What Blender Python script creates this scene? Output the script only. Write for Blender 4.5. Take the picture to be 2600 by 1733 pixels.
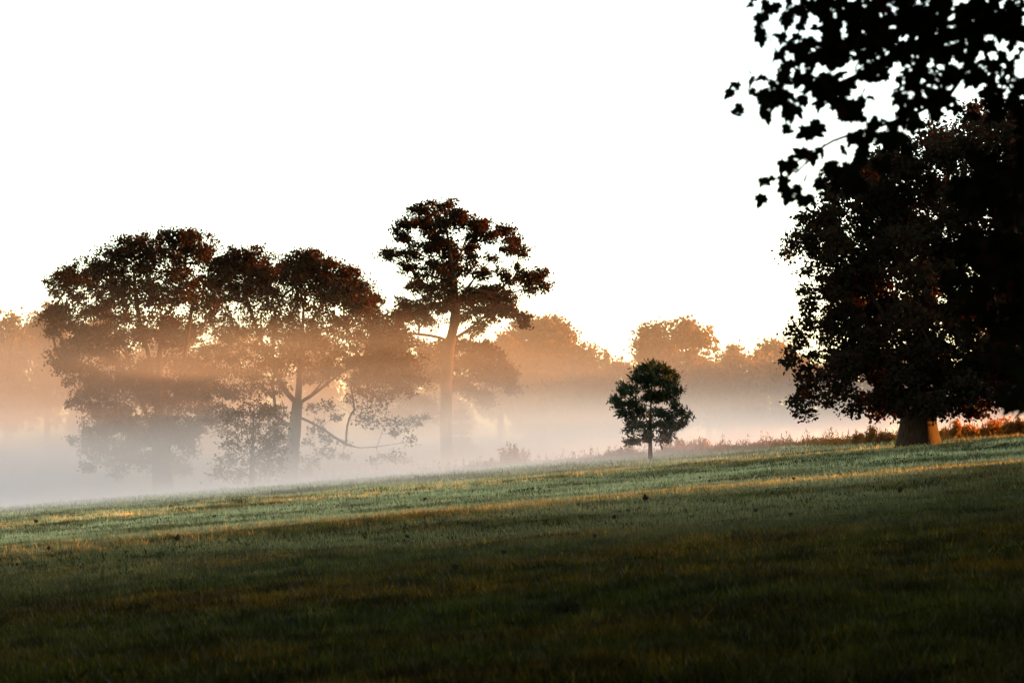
import bpy, math, random
import numpy as np
from mathutils import Vector

random.seed(7)
RNG = np.random.default_rng(11)
SC = bpy.context.scene
for _o in list(bpy.data.objects):
    bpy.data.objects.remove(_o)

# ------------------------------------------------------------------ camera
FPX = 2600 * 85.0 / 36.0            # focal length in photograph pixels
EYE = 1.6
HOR = 1160.0                        # eye-level row of the photograph
PITCH = math.atan((HOR - 866.5) / FPX)
cam = bpy.data.cameras.new('camera')
cam.lens = 85.0
cam.sensor_width = 36.0
cam.clip_start = 0.2
cam.clip_end = 6000
cam.dof.use_dof = True
cam.dof.focus_distance = 105.0
cam.dof.aperture_fstop = 4.2
camo = bpy.data.objects.new('camera', cam)
camo.location = (0, 0, EYE)
camo.rotation_euler = (math.pi / 2 + PITCH, 0, 0)
SC.collection.objects.link(camo)
SC.camera = camo

# ------------------------------------------------------------------ sky and sun
SUN_AZ = math.radians(70.0)         # to the right of the view direction (+Y)
SUN_EL = math.radians(5.4)
world = bpy.data.worlds.new('World')
SC.world = world
world.use_nodes = True
_nt = world.node_tree
_nt.nodes.clear()
_sky = _nt.nodes.new('ShaderNodeTexSky')
_sky.sky_type = 'NISHITA'
_sky.sun_disc = False
_sky.sun_elevation = SUN_EL
_sky.sun_rotation = SUN_AZ
_sky.air_density = 0.7
_sky.dust_density = 1.0
_sky.ozone_density = 1.0
_bg = _nt.nodes.new('ShaderNodeBackground')
_bg.inputs['Strength'].default_value = 0.15
_out = _nt.nodes.new('ShaderNodeOutputWorld')
_nt.links.new(_sky.outputs[0], _bg.inputs[0])
_nt.links.new(_bg.outputs[0], _out.inputs[0])

sun = bpy.data.lights.new('sun', 'SUN')
sun.energy = 4.2
sun.angle = math.radians(0.6)
sun.color = (1.0, 0.37, 0.07)
suno = bpy.data.objects.new('sun', sun)
_d = Vector((math.sin(SUN_AZ) * math.cos(SUN_EL), math.cos(SUN_AZ) * math.cos(SUN_EL), math.sin(SUN_EL)))
suno.rotation_euler = _d.to_track_quat('Z', 'Y').to_euler()
suno.location = (40, 40, 30)
SC.collection.objects.link(suno)

SC.view_settings.view_transform = 'Standard'
SC.view_settings.look = 'None'
SC.view_settings.gamma = 1.0
SC.view_settings.exposure = 2.8
SC.view_settings.use_white_balance = True
SC.view_settings.white_balance_temperature = 8500
SC.view_settings.white_balance_tint = 10
SC.cycles.use_denoising = True
SC.cycles.volume_bounces = 6
SC.cycles.max_bounces = 8
SC.cycles.diffuse_bounces = 2
SC.cycles.glossy_bounces = 2
SC.cycles.transmission_bounces = 3
SC.cycles.use_adaptive_sampling = True
SC.cycles.adaptive_threshold = 0.02
SC.cycles.volume_step_rate = 0.5

# ------------------------------------------------------------------ helpers
CP, SP = math.cos(PITCH), math.sin(PITCH)


def P(px, py, D):
    """Point at distance D (along +Y) that stands in the direction of photograph pixel (px, py)."""
    u = (px - 1300.0) / FPX
    v = (866.5 - py) / FPX
    t = D / (CP - v * SP)
    return np.array([u * t, D, EYE + t * (SP + v * CP)])


def project(pts):
    pts = np.asarray(pts, float)
    x, y, z = pts[..., 0], pts[..., 1], pts[..., 2] - EYE
    dep = np.maximum(y * CP + z * SP, 0.01)
    return 1300 + FPX * x / dep, 866.5 - FPX * (-y * SP + z * CP) / dep, y * CP + z * SP


_ZD = np.array([-400, -30, 0, 17, 30, 45, 55, 62, 75, 90, 105, 125, 145, 170, 205, 260, 420, 900, 4000.])
_ZZ = np.array([-1.0, 0, 0, 0.0, 0.0, 0.12, 0.24, 0.33, 0.46, 0.76, 0.98, 1.05, 0.85, 0.55, -1.0, -2.6, -3, -3, -3.])
_fx = np.linspace(-400, 4000, 4401)
_fz = np.interp(_fx, _ZD, _ZZ)
_k = np.exp(-0.5 * (np.arange(-18, 19) / 6.0) ** 2)
_fz = np.convolve(np.pad(_fz, 18, mode='edge'), _k / _k.sum(), mode='valid')


def _wave(x, y, s, ph):
    return (np.sin(x * s + ph) * np.cos(y * s * 1.13 + ph * 1.7) + 0.6 * np.sin(x * s * 1.9 + y * s * 0.7 + ph * 2.3)
            + 0.4 * np.sin(y * s * 2.7 - x * s * 1.4 + ph))


def gz(x, y):
    """Height of the meadow: it climbs to the right, rises to a low crest and falls away behind it."""
    x = np.asarray(x, float)
    y = np.asarray(y, float)
    lat = 0.079 * 46.0 * np.tanh(x / 46.0)
    lat = np.where(np.abs(x) < 26, 0.079 * x, np.sign(x) * (0.079 * 26 + 0.079 * 22 * np.tanh((np.abs(x) - 26) / 22)))
    near = np.clip((y + 40) / 60, 0.25, 1)
    z = np.interp(y, _fx, _fz) + lat * near
    # a low swell across the meadow
    yr = y - (53 + 0.09 * np.clip(x, -60, 60) + 0.9 * np.sin(x * 0.11))
    z = z + 0.30 * np.exp(-(yr / np.where(yr < 0, 6.0, 3.2)) ** 2)
    yr2 = y - (83 + 0.05 * x)
    z = z + 0.16 * np.exp(-(yr2 / np.where(yr2 < 0, 5.0, 3.0)) ** 2) / (1 + np.exp(-np.clip(x - 8.5, -30, 30) * 1.2))
    # an unseen bank added at right to keep sun off the foreground
    z = z + 1.1 * np.exp(-(np.maximum(0, 27 - x) / 7.0) ** 2) * np.exp(-((y - 12) / 26.0) ** 2) * (x > 5)
    fade = np.clip((170 - y) / 60, 0, 1) * np.clip((y + 5) / 10, 0, 1)
    fade = fade * (1 - 0.75 * np.exp(-((y - 56) / 12.0) ** 2))
    z = z + fade * (0.034 * _wave(x, y, 0.55, 1.0) + 0.026 * _wave(x, y, 1.7, 4.0) + 0.016 * _wave(x, y, 4.3, 2.0))
    return z


def link(o, parent=None):
    SC.collection.objects.link(o)
    if parent is not None:
        o.parent = parent
    return o


def mesh_obj(name, verts, faces, mat, parent=None, smooth=False, origin=None):
    """verts N x 3; faces either an M x k array or a list of lists."""
    verts = np.asarray(verts, np.float32)
    if origin is not None:
        verts = verts - np.asarray(origin, np.float32)
    me = bpy.data.meshes.new(name)
    if isinstance(faces, np.ndarray):
        m, k = faces.shape
        me.vertices.add(len(verts))
        me.vertices.foreach_set('co', verts.ravel())
        me.loops.add(m * k)
        me.loops.foreach_set('vertex_index', faces.astype(np.int32).ravel())
        me.polygons.add(m)
        me.polygons.foreach_set('loop_start', np.arange(0, m * k, k, dtype=np.int32))
        me.polygons.foreach_set('loop_total', np.full(m, k, np.int32))
        me.update(calc_edges=True)
    else:
        me.from_pydata(verts.tolist(), [], faces)
    if smooth:
        me.polygons.foreach_set('use_smooth', np.ones(len(me.polygons), bool))
    me.materials.append(mat)
    o = bpy.data.objects.new(name, me)
    return link(o, parent)


def tag(o, label=None, cat=None, group=None, kind=None):
    if label: o['label'] = label
    if cat: o['category'] = cat
    if group: o['group'] = group
    if kind: o['kind'] = kind
    return o


def empty(name, loc):
    o = bpy.data.objects.new(name, None)
    o.location = loc
    o.empty_display_size = 0.3
    return link(o)


# ------------------------------------------------------------------ materials
def new_mat(name):
    m = bpy.data.materials.new(name)
    m.use_nodes = True
    nt = m.node_tree
    nt.nodes.clear()
    return m, nt, nt.nodes, nt.links


def ramp(nodes, stops):
    r = nodes.new('ShaderNodeValToRGB')
    el = r.color_ramp.elements
    while len(el) < len(stops):
        el.new(0.5)
    for e, (p, c) in zip(el, stops):
        e.position = p
        e.color = (*c, 1)
    return r


def leaf_mat(name, stops, trans, amount=0.35, rough=0.5, spec=0.04):
    m, nt, N, L = new_mat(name)
    geo = N.new('ShaderNodeNewGeometry')
    r = ramp(N, stops)
    L.new(geo.outputs['Random Per Island'], r.inputs[0])
    b = N.new('ShaderNodeBsdfPrincipled')
    b.inputs['Roughness'].default_value = rough
    b.inputs['Specular IOR Level'].default_value = spec
    L.new(r.outputs[0], b.inputs['Base Color'])
    t = N.new('ShaderNodeBsdfTranslucent')
    mx = N.new('ShaderNodeMix')
    mx.data_type = 'RGBA'
    mx.blend_type = 'MIX'
    mx.inputs[0].default_value = 0.6
    L.new(r.outputs[0], mx.inputs[6])
    mx.inputs[7].default_value = (*trans, 1)
    L.new(mx.outputs[2], t.inputs[0])
    s = N.new('ShaderNodeMixShader')
    s.inputs[0].default_value = amount
    L.new(b.outputs[0], s.inputs[1])
    L.new(t.outputs[0], s.inputs[2])
    o = N.new('ShaderNodeOutputMaterial')
    L.new(s.outputs[0], o.inputs['Surface'])
    return m


def bark_mat(name, a, b_):
    m, nt, N, L = new_mat(name)
    tc = N.new('ShaderNodeTexCoord')
    mp = N.new('ShaderNodeMapping')
    mp.inputs['Scale'].default_value = (6, 6, 1.2)
    L.new(tc.outputs['Object'], mp.inputs[0])
    n = N.new('ShaderNodeTexNoise')
    n.inputs['Scale'].default_value = 3.0
    n.inputs['Detail'].default_value = 6
    L.new(mp.outputs[0], n.inputs[0])
    r = ramp(N, [(0.35, a), (0.65, b_)])
    L.new(n.outputs[0], r.inputs[0])
    b = N.new('ShaderNodeBsdfPrincipled')
    b.inputs['Roughness'].default_value = 0.9
    b.inputs['Specular IOR Level'].default_value = 0.08
    L.new(r.outputs[0], b.inputs['Base Color'])
    bp = N.new('ShaderNodeBump')
    bp.inputs['Strength'].default_value = 0.6
    bp.inputs['Distance'].default_value = 0.03
    L.new(n.outputs[0], bp.inputs['Height'])
    L.new(bp.outputs[0], b.inputs['Normal'])
    o = N.new('ShaderNodeOutputMaterial')
    L.new(b.outputs[0], o.inputs['Surface'])
    return m


M = {}
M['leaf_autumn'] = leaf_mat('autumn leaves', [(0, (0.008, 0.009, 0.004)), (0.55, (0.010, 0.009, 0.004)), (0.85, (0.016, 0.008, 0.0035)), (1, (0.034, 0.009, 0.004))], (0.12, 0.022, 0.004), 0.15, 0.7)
M['leaf_green'] = leaf_mat('dark green leaves', [(0, (0.016, 0.022, 0.008)), (0.7, (0.022, 0.027, 0.010)), (1, (0.036, 0.027, 0.009))], (0.08, 0.06, 0.010), 0.25, 0.6)
M['leaf_oak'] = leaf_mat('oak leaves', [(0, (0.010, 0.020, 0.009)), (0.7, (0.014, 0.026, 0.011)), (1, (0.030, 0.024, 0.009))], (0.05, 0.06, 0.012), 0.18, 0.6)
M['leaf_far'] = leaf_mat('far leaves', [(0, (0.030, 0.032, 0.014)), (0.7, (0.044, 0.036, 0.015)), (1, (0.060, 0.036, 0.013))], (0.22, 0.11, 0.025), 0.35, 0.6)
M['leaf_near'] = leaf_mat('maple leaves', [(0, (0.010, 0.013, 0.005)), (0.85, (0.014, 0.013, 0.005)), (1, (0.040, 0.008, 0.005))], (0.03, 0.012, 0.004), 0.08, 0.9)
M['needle'] = leaf_mat('conifer needles', [(0, (0.030, 0.038, 0.016)), (1, (0.045, 0.045, 0.018))], (0.12, 0.09, 0.02), 0.2)
M['weed'] = leaf_mat('dry weeds', [(0, (0.10, 0.050, 0.012)), (0.6, (0.15, 0.070, 0.016)), (1, (0.07, 0.050, 0.016))], (0.60, 0.20, 0.025), 0.5)
M['bark'] = bark_mat('bark', (0.018, 0.010, 0.006), (0.046, 0.024, 0.013))
M['dead_leaf'] = leaf_mat('fallen leaf', [(0, (0.020, 0.014, 0.010)), (1, (0.040, 0.024, 0.014))], (0.05, 0.03, 0.01), 0.1)


def world_noise(N, L, scale, detail=3.0, stretch=(1, 1, 1)):
    tc = N.new('ShaderNodeTexCoord')
    mp = N.new('ShaderNodeMapping')
    mp.inputs['Scale'].default_value = stretch
    L.new(tc.outputs['Object'], mp.inputs[0])
    n = N.new('ShaderNodeTexNoise')
    n.inputs['Scale'].default_value = scale
    n.inputs['Detail'].default_value = detail
    L.new(mp.outputs[0], n.inputs[0])
    return n


def grass_mat():
    m, nt, N, L = new_mat('dewy grass')
    geo = N.new('ShaderNodeNewGeometry')
    per = ramp(N, [(0, (0.026, 0.036, 0.004)), (0.5, (0.046, 0.046, 0.005)), (0.8, (0.090, 0.062, 0.007)), (0.93, (0.12, 0.08, 0.010)), (1, (0.22, 0.15, 0.03))])
    L.new(geo.outputs['Random Per Island'], per.inputs[0])
    n1 = world_noise(N, L, 0.22, 4.0, (0.6, 1, 1))
    patch = ramp(N, [(0.36, (0.65, 0.95, 0.75)), (0.50, (1.0, 1.0, 1.0)), (0.62, (1.7, 1.1, 0.6))])
    L.new(n1.outputs[0], patch.inputs[0])
    mul = N.new('ShaderNodeMix'); mul.data_type = 'RGBA'; mul.blend_type = 'MULTIPLY'; mul.inputs[0].default_value = 1
    L.new(per.outputs[0], mul.inputs[6]); L.new(patch.outputs[0], mul.inputs[7])
    n2 = world_noise(N, L, 1.1, 3.0)
    p2 = ramp(N, [(0.36, (0.25, 0.25, 0.25)), (0.64, (1.3, 1.3, 1.3))])
    L.new(n2.outputs[0], p2.inputs[0])
    mul2 = N.new('ShaderNodeMix'); mul2.data_type = 'RGBA'; mul2.blend_type = 'MULTIPLY'; mul2.inputs[0].default_value = 1
    L.new(mul.outputs[2], mul2.inputs[6]); L.new(p2.outputs[0], mul2.inputs[7])
    # dew: pale film plus painted daylight, brightening open far grass, near grass left dark
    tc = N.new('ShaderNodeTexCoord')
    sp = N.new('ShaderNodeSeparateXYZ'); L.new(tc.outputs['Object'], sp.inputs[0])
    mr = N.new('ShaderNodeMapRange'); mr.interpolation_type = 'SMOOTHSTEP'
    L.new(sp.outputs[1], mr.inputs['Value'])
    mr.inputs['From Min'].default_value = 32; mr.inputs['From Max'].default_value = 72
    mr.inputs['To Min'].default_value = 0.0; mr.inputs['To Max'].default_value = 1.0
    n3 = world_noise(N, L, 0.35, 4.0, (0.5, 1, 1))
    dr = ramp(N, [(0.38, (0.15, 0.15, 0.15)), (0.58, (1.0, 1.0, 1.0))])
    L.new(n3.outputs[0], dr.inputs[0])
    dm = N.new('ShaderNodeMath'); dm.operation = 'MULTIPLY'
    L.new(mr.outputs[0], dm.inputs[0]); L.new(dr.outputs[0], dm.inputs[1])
    dew_light = N.new('ShaderNodeMix'); dew_light.data_type = 'RGBA'
    L.new(dm.outputs[0], dew_light.inputs[0]); L.new(mul2.outputs[2], dew_light.inputs[6]); 
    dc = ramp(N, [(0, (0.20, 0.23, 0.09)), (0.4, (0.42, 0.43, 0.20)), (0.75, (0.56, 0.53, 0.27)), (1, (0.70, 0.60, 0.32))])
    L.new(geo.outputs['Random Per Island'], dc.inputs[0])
    L.new(dc.outputs[0], dew_light.inputs[7])
    mul2 = dew_light
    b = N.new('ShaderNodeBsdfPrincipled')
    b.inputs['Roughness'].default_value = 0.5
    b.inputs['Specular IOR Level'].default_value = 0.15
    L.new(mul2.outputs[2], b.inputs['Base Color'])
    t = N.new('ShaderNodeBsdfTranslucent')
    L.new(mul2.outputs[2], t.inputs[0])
    s = N.new('ShaderNodeMixShader'); s.inputs[0].default_value = 0.4
    L.new(b.outputs[0], s.inputs[1]); L.new(t.outputs[0], s.inputs[2])
    o = N.new('ShaderNodeOutputMaterial'); L.new(s.outputs[0], o.inputs['Surface'])
    return m


def ground_mat():
    m, nt, N, L = new_mat('meadow soil')
    n1 = world_noise(N, L, 0.5, 6.0)
    r = ramp(N, [(0.35, (0.012, 0.016, 0.003)), (0.52, (0.020, 0.020, 0.004)), (0.68, (0.032, 0.020, 0.005))])
    L.new(n1.outputs[0], r.inputs[0])
    b = N.new('ShaderNodeBsdfPrincipled')
    b.inputs['Roughness'].default_value = 1.0
    b.inputs['Specular IOR Level'].default_value = 0.0
    L.new(r.outputs[0], b.inputs['Base Color'])
    n2 = world_noise(N, L, 14.0, 4.0)
    bp = N.new('ShaderNodeBump'); bp.inputs['Strength'].default_value = 0.8; bp.inputs['Distance'].default_value = 0.05
    L.new(n2.outputs[0], bp.inputs['Height']); L.new(bp.outputs[0], b.inputs['Normal'])
    o = N.new('ShaderNodeOutputMaterial'); L.new(b.outputs[0], o.inputs['Surface'])
    return m


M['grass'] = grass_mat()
M['ground'] = ground_mat()

# ------------------------------------------------------------------ ground
def axis(parts):
    return np.unique(np.concatenate([np.arange(a, b + 1e-6, s) for a, b, s in parts]))


gx = axis([(-3000, -400, 400), (-400, -80, 40), (-80, -36, 4), (-36, 36, 0.6), (36, 80, 4), (80, 400, 40), (400, 3000, 400)])
gy = axis([(-400, -40, 40), (-40, 8, 4), (8, 150, 0.6), (150, 280, 5), (280, 500, 40), (500, 3700, 400)])
GX, GY = np.meshgrid(gx, gy)
GV = np.stack([GX, GY, gz(GX, GY)], -1).reshape(-1, 3)
nx, ny = len(gx), len(gy)
ii = (np.arange(ny - 1)[:, None] * nx + np.arange(nx - 1)[None, :]).ravel()
GF = np.stack([ii, ii + 1, ii + 1 + nx, ii + nx], -1)
tag(mesh_obj('meadow_ground', GV, GF, M['ground'], smooth=True), 'sloping meadow ground climbing to the right', None, kind='structure')


def grass_field():
    vs, fs, n0 = [], [], 0
    for (d0, d1, dens, h0, w0) in ((14, 27, 1900, 0.072, 0.0062), (27, 42, 950, 0.074, 0.0080), (42, 66, 480, 0.075, 0.011), (66, 95, 190, 0.085, 0.017), (95, 142, 80, 0.10, 0.026)):
        hw = 0.2118 * 1.06
        area = hw * (d1 ** 2 - d0 ** 2) + 2 * 1.8 * (d1 - d0)
        n = int(area * dens * 0.8)
        y = np.sqrt(RNG.uniform(d0 ** 2, d1 ** 2, n))
        x = RNG.uniform(-1, 1, n) * (hw * y + 1.8)
        # tufts: blades thin out and shorten where the noise is low
        w = _wave(x, y, 2.9, 0.3) + _wave(x, y, 7.1, 1.9) * 0.8
        keep = RNG.uniform(0, 1, n) < np.clip(0.72 + 0.25 * w, 0.25, 1)
        x, y, w = x[keep], y[keep], w[keep]
        n = len(x)
        z = gz(x, y)
        h = h0 * np.exp(RNG.normal(-0.05, 0.34, n)) * np.clip(1 + 0.22 * w, 0.5, 1.7)
        wd = w0 * RNG.uniform(0.6, 1.4, n)
        a = RNG.uniform(0, 2 * np.pi, n)
        lean = RNG.normal(0, 0.45, (n, 2)) * h[:, None] + np.array([-0.12, -0.05]) * h[:, None]
        sx, sy = np.cos(a) * wd, np.sin(a) * wd
        v = np.empty((n, 3, 3))
        v[:, 0] = np.stack([x - sx, y - sy, z - 0.01], -1)
        v[:, 1] = np.stack([x + sx, y + sy, z - 0.01], -1)
        v[:, 2] = np.stack([x + lean[:, 0], y + lean[:, 1], z + h], -1)
        vs.append(v.reshape(-1, 3))
        fs.append(np.arange(n * 3).reshape(n, 3) + n0)
        n0 += n * 3
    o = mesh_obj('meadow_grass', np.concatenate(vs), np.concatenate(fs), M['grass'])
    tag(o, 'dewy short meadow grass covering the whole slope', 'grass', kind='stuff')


grass_field()

# ------------------------------------------------------------------ trees
def tube(path, radii, sides):
    path = np.asarray(path, float)
    radii = np.asarray(radii, float)
    n = len(path)
    tang = np.gradient(path, axis=0)
    tang /= np.linalg.norm(tang, axis=1)[:, None] + 1e-9
    ref = np.array([0.31, 0.87, 0.12])
    a = np.cross(tang, ref)
    a /= np.linalg.norm(a, axis=1)[:, None] + 1e-9
    b = np.cross(tang, a)
    th = np.arange(sides) / sides * 2 * np.pi
    v = path[:, None] + radii[:, None, None] * (a[:, None] * np.cos(th)[None, :, None] + b[:, None] * np.sin(th)[None, :, None])
    f = []
    for i in range(n - 1):
        for k in range(sides):
            k2 = (k + 1) % sides
            f.append((i * sides + k, i * sides + k2, (i + 1) * sides + k2, (i + 1) * sides + k))
    return v.reshape(-1, 3), np.array(f)


def join(parts):
    vs, fs, n = [], [], 0
    for v, f in parts:
        vs.append(v)
        fs.append(f + n)
        n += len(v)
    return np.concatenate(vs), np.concatenate(fs)


def leaves(cent, axis_, L, W, rng):
    n = len(cent)
    axis_ = axis_ / (np.linalg.norm(axis_, axis=1)[:, None] + 1e-9)
    r = rng.normal(size=(n, 3))
    side = np.cross(axis_, r)
    side /= np.linalg.norm(side, axis=1)[:, None] + 1e-9
    nor = np.cross(axis_, side)
    L = L[:, None]
    W = W[:, None]
    v = np.empty((n, 4, 3))
    v[:, 0] = cent - axis_ * L * 0.5
    v[:, 1] = cent + side * W * 0.5 + nor * W * 0.18
    v[:, 2] = cent + axis_ * L * 0.5
    v[:, 3] = cent - side * W * 0.5 + nor * W * 0.18
    i = np.arange(n)[:, None] * 4
    f = np.concatenate([i + np.array([[0, 1, 2]]), i + np.array([[0, 2, 3]])])
    return v.reshape(-1, 3), f


def make_tree(name, label, D, base, trunk, r0, blobs, leafm, leaf=(0.20, 0.13), cdens=3.0, crad=0.5, nleaf=40,
              limbs=(), cat='tree', group=None, flat=0.7, droop=0.4, depth=0.75, seed=0, flare=1.5, zoom=None,
              shell=0.4, rtip=0.012, twig_sides=3, trim=None, hull=1.0, grow=1.12, rscale=0.8, out=0.6):
    """A tree whose crown is a set of leafy boughs (photograph px: x, y, rx, ry[, thinness[, depth offset m]]) carried by a branching skeleton."""
    rng = np.random.default_rng(seed + 100)
    if zoom:
        ox, oy, s = zoom
        blobs = [(ox + b[0] / s, oy + b[1] / s, b[2] / s, b[3] / s, *b[4:]) for b in blobs]
    tr = [P(x, y, D) for x, y in trunk]
    root = P(base[0], base[1], D)
    root[2] = gz(root[0], root[1])
    tr[0] = root.copy()
    org = root.copy()
    tr[0][2] -= 0.25
    nodes, par = [], []

    def add_chain(pts, p):
        ch = [p] if p is not None else []
        for q in pts:
            nodes.append(np.asarray(q, float))
            par.append(p)
            p = len(nodes) - 1
            ch.append(p)
        return ch

    def smooth_path(pts, step):
        pts = np.asarray(pts, float)
        seg = np.linalg.norm(np.diff(pts, axis=0), axis=1)
        s = np.concatenate([[0], np.cumsum(seg)])
        n = max(3, int(s[-1] / step) + 1)
        u = np.linspace(0, s[-1], n)
        q = np.stack([np.interp(u, s, pts[:, k]) for k in range(3)], -1)
        if n > 4:
            q[1:-1] = 0.25 * q[:-2] + 0.5 * q[1:-1] + 0.25 * q[2:]
        return q

    mpp = D / FPX
    xs = np.array([b[0] for b in blobs])
    cx, W = (xs.min() + xs.max()) / 2, (xs.max() - xs.min()) / 2 * mpp + 0.3
    chains = [add_chain(smooth_path(tr, 0.35 if r0 > 0.3 else 0.8), None)]
    kinds = ['trunk']
    for lb in limbs:
        off = rng.uniform(-1, 1) * 1.2
        q = [P(x, y, D + off * k / max(1, len(lb) - 1)) for k, (x, y) in enumerate(lb)]
        d = [np.linalg.norm(np.array(nodes[i]) - q[0]) for i in range(len(nodes))]
        j = int(np.argmin(d))
        chains.append(add_chain(smooth_path([nodes[j]] + q[1:], 0.8)[1:], j))
        kinds.append('limb')
    bl = []
    for b in blobs:
        thin = b[4] if len(b) > 4 and b[4] is not None else 1.0
        if len(b) > 5:
            off = b[5]
        else:
            dx = (b[0] - cx) * mpp
            off = rng.uniform(-1, 1) * depth * math.sqrt(max(0.05, W * W - dx * dx))
        c = P(b[0], b[1], D + off)
        k = (D + off) / FPX
        bl.append((c, b[2] * k * grow, b[3] * k * grow, thin))
    top = nodes[chains[0][-1]]
    bl.sort(key=lambda t: np.linalg.norm(t[0] - root) * 0.6 + min(np.linalg.norm(t[0] - nodes[i]) for i in chains[0]))
    minz = root[2] + 0.18 * (top[2] - root[2])
    cents, couts, ctip, cthin = [], [], [], []
    for c, rx, ry, thin in bl:
        A = np.array(nodes)
        dv = c - A
        dist = np.linalg.norm(dv, axis=1)
        cost = dist + 1.1 * np.maximum(0, A[:, 2] - c[2] + 0.25 * dist) + 50 * (A[:, 2] < minz)
        j = int(np.argmin(cost))
        ln = dist[j]
        ts = np.linspace(0, 1, max(3, int(ln / 0.6) + 2))[1:]
        mid = nodes[j] + (c - nodes[j]) * 0.5 + rng.normal(0, 0.07, 3) * ln + np.array([0, 0, (0.10 if c[2] > nodes[j][2] else 0.16) * ln])
        pts = [(1 - t) ** 2 * nodes[j] + 2 * t * (1 - t) * mid + t * t * c for t in ts]
        ch = add_chain(pts, j)
        chains.append(ch)
        kinds.append('limb' if ln > 1.6 else 'bough')
        n = max(4, int(cdens * 4 * rx * ry * thin * rng.uniform(0.85, 1.15)))
        d = rng.normal(size=(n, 3))
        d /= np.linalg.norm(d, axis=1)[:, None]
        rad = (rng.uniform(0, 1, n) ** shell)[:, None]
        o = d * rad * np.array([rx, rx * 0.9 * hull, ry])
        cents.append(c + o)
        couts.append(d)
        cthin.append(np.full(n, thin))
        loc = np.array([nodes[i] for i in ch])
        for q in c + o:
            dd = np.linalg.norm(loc - q, axis=1) + 0.6 * np.maximum(0, loc[:, 2] - q[2])
            ctip.append(ch[int(np.argmin(dd))])
    cents = np.concatenate(cents)
    couts = np.concatenate(couts)
    count = np.zeros(len(nodes))
    for i in ctip:
        count[i] += 1
    for i in range(len(nodes) - 1, -1, -1):
        if par[i] is not None:
            count[par[i]] += count[i]
    tot = count[0]
    rad = np.maximum(r0 * (np.maximum(count, 1) / tot) ** 0.6, rtip)
    th = empty(name, org)
    tag(th, label, cat, group)
    # wood: trunk, each main limb, and the fine twigs
    small = []
    for ch, kd in zip(chains, kinds):
        pth = np.array([nodes[i] for i in ch])
        rr = np.array([rad[i] for i in ch])
        if kd == 'trunk':
            hh = pth[:, 2] - org[2]
            rr = rr * (1 + (flare - 1) * np.exp(-np.maximum(hh, 0) / (2.2 * r0 + 0.05)))
            rr = np.maximum(rr, r0 * (1 - 0.85 * np.linspace(0, 1, len(rr)) ** 0.8))
            v, f = tube(pth, rr, 16)
            th_ = np.arange(16) / 16 * 2 * np.pi
            fl = 1 + 0.10 * np.sin(3 * th_ + seed) + 0.07 * np.sin(5 * th_ + 2 * seed) + 0.05 * np.sin(7 * th_)
            am = np.clip(1.2 - (pth[:, 2] - org[2]) / (6 * r0 + 0.1), 0.25, 1.2)[:, None, None]
            vv = v.reshape(len(pth), 16, 3)
            v = (pth[:, None] + (vv - pth[:, None]) * (1 + (fl[None, :, None] - 1) * am)).reshape(-1, 3)
            mesh_obj('trunk', v, f, M['bark'], th, smooth=True, origin=org)
            continue
        rr = rr * rscale
        rr[0] = rr[1] if len(rr) > 1 else rr[0]
        v, f = tube(pth, rr, 6 if rr[0] > 0.05 else 4)
        if kd == 'limb' and rr[0] > 0.22 * r0:
            mesh_obj('limb', v, f, M['bark'], th, smooth=True, origin=org)
        else:
            small.append((v, f))
    for q, i in zip(cents, ctip):
        a = nodes[i]
        mid = (a + q) / 2 + rng.normal(0, 0.08, 3) * np.linalg.norm(q - a)
        small.append(tube([a, mid, q], [rtip * 1.3, rtip, rtip * 0.6], twig_sides))
    v, f = join(small)
    tag(mesh_obj('twigs', v, f, M['bark'], th, origin=org), kind='stuff')
    # leaves
    nl = np.maximum(6, (nleaf * rng.uniform(0.6, 1.4, len(cents))).astype(int))
    idx = np.repeat(np.arange(len(cents)), nl)
    g = rng.normal(size=(len(idx), 3)) * np.array([1, 1, flat]) * (crad * rng.uniform(0.65, 1.25, len(cents)))[idx][:, None] * 0.6
    pos = cents[idx] + g
    ax = rng.normal(size=pos.shape) + couts[idx] * out + g * 0.8 / crad + np.array([0, 0, -droop])
    sc = np.exp(rng.normal(0, 0.25, len(idx)))
    if trim is not None:
        k = trim(pos)
        pos, ax, sc = pos[k], ax[k], sc[k]
    k = pos[:, 2] > gz(pos[:, 0], pos[:, 1]) + 0.25
    pos, ax, sc = pos[k], ax[k], sc[k]
    v, f = leaves(pos, ax, leaf[0] * sc, leaf[1] * sc, rng)
    mesh_obj('crown', v, f, leafm, th, origin=org)
    return th


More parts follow.
